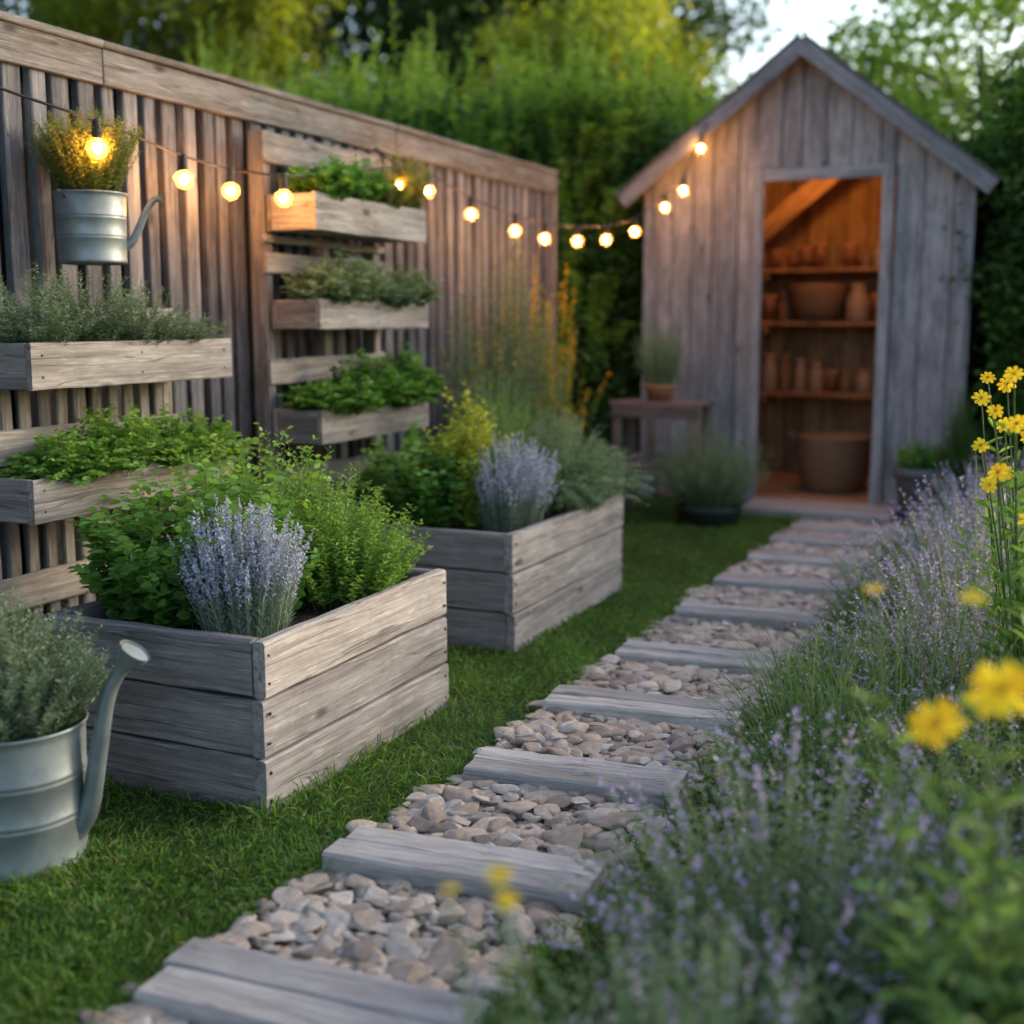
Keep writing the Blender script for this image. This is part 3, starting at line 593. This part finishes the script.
def yellowplant(fl,base,n,h,r,name='yellow_daisy_plant',lm=G_FINE,L=.09,W=.022,k=16):
    mb=MB();herb(mb,base,.01,r[0],r[1],h,n,k,L,W,0,1,up=.9,hv=.4,dome=.2,sw=.005)
    for (p,R,nv) in fl:
        p=np.array(p,float);b0=np.array([base[0]+(p[0]-base[0])*.4,base[1]+(p[1]-base[1])*.4,.01])
        P=smoothpath([b0,b0*.45+p*.55+[U(-.02,.02),U(-.02,.02),.05],p-[0,0,.004]],6);tube(mb,P,np.linspace(.0035,.002,len(P)),6,1)
        t=U(.2,.9,18);q=P[(t*(len(P)-1)).astype(int)]
        az=U(0,6.28,18);leaves(mb,q,np.stack([np.cos(az),np.sin(az),np.full(18,.7)],1),L*U(.5,.9,18),W*U(.5,.9,18),0,U(.2,.9,18))
        daisy(mb,p,nv,R)
    return mb.build(name,[lm,G_STEM,F_YEL,F_DISC])
yellowplant([((-.056,1.46,.79),.036,(-.1,-.7,.75)),((-.127,1.53,.72),.034,(-.2,-.6,.8)),((-.22,1.62,.86),.013,(0,-.3,1)),((-.10,1.62,.86),.016,(0,-.3,1)),((.05,1.5,.7),.03,(-.3,-.7,.6)),((.0,1.6,.62),.02,(-.3,-.7,.6))],(-.02,1.62),26,.58,(.18,.2),lm=G_SAGE)
yellowplant([((-.515,1.114,.63),.014,(-.1,-.5,1)),((-.50,1.10,.612),.012,(.1,-.3,1)),((-.56,1.09,.617),.009,(0,0,1))],(-.36,1.02),10,.42,(.18,.16),lm=G_GREY,L=.05,W=.01)
fl=[((-.16+.10*U(-1,1),3.2+U(-.3,.4),z),U(.018,.026),(U(-.4,.4),-.8,.6)) for z in (1.08,1.05,1.02,1.0,.97,.93,.90,1.04,.86,.99,.8,.83,.95,.76,.88)]
yellowplant(fl,(.02,3.35),70,1.0,(.20,.3),L=.08,W=.016,k=26,lm=G_FINE)
plant('tall_leafy_plant',lambda mb:herb(mb,(.14,2.4),.01,.22,.3,.95,55,28,.09,.02,up=.9,dome=.2),[G_SAGE,G_STEM])
plant('sage_plant',lambda mb:herb(mb,(-.03,1.75),.01,.2,.2,.48,60,18,.08,.035,up=.4,dome=.2),[G_SAGE,G_STEM])
mb=MB();herb(mb,(.6,4.5),.01,1.0,3.2,.45,900,18,.05,.014,up=.7);herb(mb,(.3,2.0),.01,.8,1.2,.25,500,14,.05,.014,up=.7)
herb(mb,(-.6,4.2),.01,.22,3.2,.16,900,12,.05,.007,up=1.2,dome=.1);mb.build('border_ground_cover_plants',[G_SAGE,G_STEM])
# ------------------------------------------------------------------ hedges
def hedge(x0,x1,y0,y1,h,nc,nl,Ls,faces,fr=40,name='hedge',mats=(G_HEDGE,G_STEM,G_FROND,CORE)):
    mb=MB();m=.16
    gx=max(6,int((x1-x0)/.25));gz=int(h/.25)
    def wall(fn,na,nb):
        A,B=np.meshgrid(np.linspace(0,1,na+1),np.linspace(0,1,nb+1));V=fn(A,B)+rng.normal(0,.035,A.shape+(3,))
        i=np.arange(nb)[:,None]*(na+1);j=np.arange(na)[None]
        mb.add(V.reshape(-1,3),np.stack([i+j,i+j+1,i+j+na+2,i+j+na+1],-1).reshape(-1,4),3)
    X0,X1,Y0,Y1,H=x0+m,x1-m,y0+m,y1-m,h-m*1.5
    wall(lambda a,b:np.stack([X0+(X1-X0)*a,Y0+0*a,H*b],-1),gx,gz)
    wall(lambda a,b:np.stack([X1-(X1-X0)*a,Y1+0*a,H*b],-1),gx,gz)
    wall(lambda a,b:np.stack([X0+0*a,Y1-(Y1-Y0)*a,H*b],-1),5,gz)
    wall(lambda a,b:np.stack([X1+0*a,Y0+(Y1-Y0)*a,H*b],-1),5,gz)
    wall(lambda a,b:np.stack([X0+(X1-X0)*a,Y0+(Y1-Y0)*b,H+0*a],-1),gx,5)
    for fc,wt in faces.items():
        n=int(nc*wt);a=U(0,1,n);b=U(0,1,n);d=np.abs(rng.normal(0,.09,n))-.1*np.sin(a*37)*np.sin(b*13+a*9)
        if fc=='f': C=np.stack([x0+(x1-x0)*a,y0+d,h*b],1);o=(0,-1,.25)
        if fc=='l': C=np.stack([x0+d,y0+(y1-y0)*a,h*b],1);o=(-1,0,.25)
        if fc=='r': C=np.stack([x1-d,y0+(y1-y0)*a,h*b],1);o=(1,0,.25)
        if fc=='t': C=np.stack([x0+(x1-x0)*a,y0+(y1-y0)*b,h-d+.12*np.sin(a*17)*np.sin(a*41)],1);o=(0,0,1)
        P=(C[:,None]+rng.normal(0,.095,(n,nl,3))).reshape(-1,3);D=nrm(np.array(o)+rng.normal(0,.7,(n*nl,3)))
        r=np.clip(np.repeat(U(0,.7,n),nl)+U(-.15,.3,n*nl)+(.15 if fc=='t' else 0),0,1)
        leaves(mb,P,D,Ls*U(.6,1.3,n*nl),Ls*.5*U(.6,1.3,n*nl),0,r,1.)
    for q in range(fr):
        c=(U(x0,x1),U(y0,y1));herb(mb,c,h-.35,.3,.3,U(.5,1.4),int(U(5,11)),46,.09,.032,2,1,up=.5,dome=.2,lshrink=.55,hv=.6,sw=.008)
    return mb.build(name,list(mats))
hedge(-7.5,-2.75,8.15,9.4,2.6,900,50,.055,{'f':1.1,'t':.35,'r':.12},115)
hedge(-3.4,2.6,10.0,11.2,2.5,600,50,.07,{'f':.9,'t':.6},110)
hedge(-.40,2.4,7.95,9.6,2.5,520,50,.055,{'f':1.,'t':.4,'l':.5},80)
mb=MB()
for q in range(115):
    c=(U(-6,-2.85),U(7.98,8.2));herb(mb,c,U(.5,2.4),.35,.2,U(.4,.9),8,36,.07,.028,0,1,up=.4,dome=.1,bend=.35,sw=.005)
mb.build('climbing_shrub',[G_FROND,G_STEM])
# ------------------------------------------------------------------ trees
def tree(x,y,zc,R,H,nc,nl,Ls,mat,name='deciduous_tree'):
    mb=MB();base=np.array([x,y,0.]);top=np.array([x+U(-.3,.3),y,zc+H*.4])
    tr=smoothpath([base,base*.5+top*.5+[U(-.2,.2),U(-.2,.2),0],top],8);tube(mb,tr,np.linspace(R*.09,R*.02,len(tr)),12,1)
    a=U(0,6.28,nc);u=U(-1,1,nc);rr=U(.35,1,nc)**.5
    C=np.stack([x+R*rr*np.sqrt(1-u*u)*np.cos(a),y+R*rr*np.sqrt(1-u*u)*np.sin(a),zc+H*rr*u],1)+rng.normal(0,R*.07,(nc,3))
    for c in C[::3]:
        s=tr[int(U(.35,.9)*(len(tr)-1))];lim=smoothpath([s,(s+c)/2+[0,0,.15],c],5);tube(mb,lim,np.linspace(R*.025,R*.006,len(lim)),6,1)
    sg=R*.13
    P=(C[:,None]+rng.normal(0,1,(nc,nl,3))*np.array([sg,sg,sg*.7])).reshape(-1,3)
    D=nrm(rng.normal(0,1,(nc*nl,3))+[0,0,-.1])
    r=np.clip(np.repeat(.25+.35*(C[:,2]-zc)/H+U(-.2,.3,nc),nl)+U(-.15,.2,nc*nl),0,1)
    leaves(mb,P,D,Ls*U(.6,1.3,nc*nl),Ls*.55*U(.6,1.3,nc*nl),0,r,1.2)
    return mb.build(name,[mat,BARK])
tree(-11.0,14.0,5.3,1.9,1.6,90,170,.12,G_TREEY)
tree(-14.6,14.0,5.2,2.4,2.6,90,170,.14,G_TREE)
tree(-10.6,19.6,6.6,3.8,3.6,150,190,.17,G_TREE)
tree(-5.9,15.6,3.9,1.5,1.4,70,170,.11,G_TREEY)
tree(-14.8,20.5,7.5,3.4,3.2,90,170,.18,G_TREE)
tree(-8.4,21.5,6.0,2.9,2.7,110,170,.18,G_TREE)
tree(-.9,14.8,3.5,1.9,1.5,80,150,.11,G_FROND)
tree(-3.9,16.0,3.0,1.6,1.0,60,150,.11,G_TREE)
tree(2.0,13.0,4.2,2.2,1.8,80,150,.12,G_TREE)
# ------------------------------------------------------------------ light, world, camera
el,rot=math.radians(17),math.radians(42)
w=bpy.data.worlds.new('World');scene.world=w;w.use_nodes=True;nt=w.node_tree;bg=nt.nodes['Background']
sky=nt.nodes.new('ShaderNodeTexSky');sky.sky_type='NISHITA';sky.sun_disc=False;sky.sun_elevation=el;sky.sun_rotation=rot;sky.dust_density=3.0;sky.air_density=1.;sky.ozone_density=1.0
nt.links.new(sky.outputs[0],bg.inputs[0]);bg.inputs[1].default_value=.44
sd=bpy.data.lights.new('sun','SUN');sd.energy=1.4;sd.angle=math.radians(9);sd.color=(1,.86,.70)
so=bpy.data.objects.new('sun',sd);scene.collection.objects.link(so)
dv=Vector((math.sin(rot)*math.cos(el),math.cos(rot)*math.cos(el),math.sin(el)));so.rotation_euler=(-dv).to_track_quat('-Z','Y').to_euler();so.location=(3,-3,6)
cd=bpy.data.cameras.new('camera');co=bpy.data.objects.new('camera',cd);scene.collection.objects.link(co);scene.camera=co
cd.sensor_width=36;cd.lens=1250/1024*36;cd.clip_end=600;cd.clip_start=.05
co.location=(0,0,1.2);F=Vector((-.4052,.9016,-.1513));co.rotation_euler=F.to_track_quat('-Z','Y').to_euler()
cd.dof.use_dof=True;cd.dof.focus_distance=3.3;cd.dof.aperture_fstop=1.45
scene.view_settings.view_transform='Standard';scene.view_settings.look='None';scene.view_settings.exposure=0
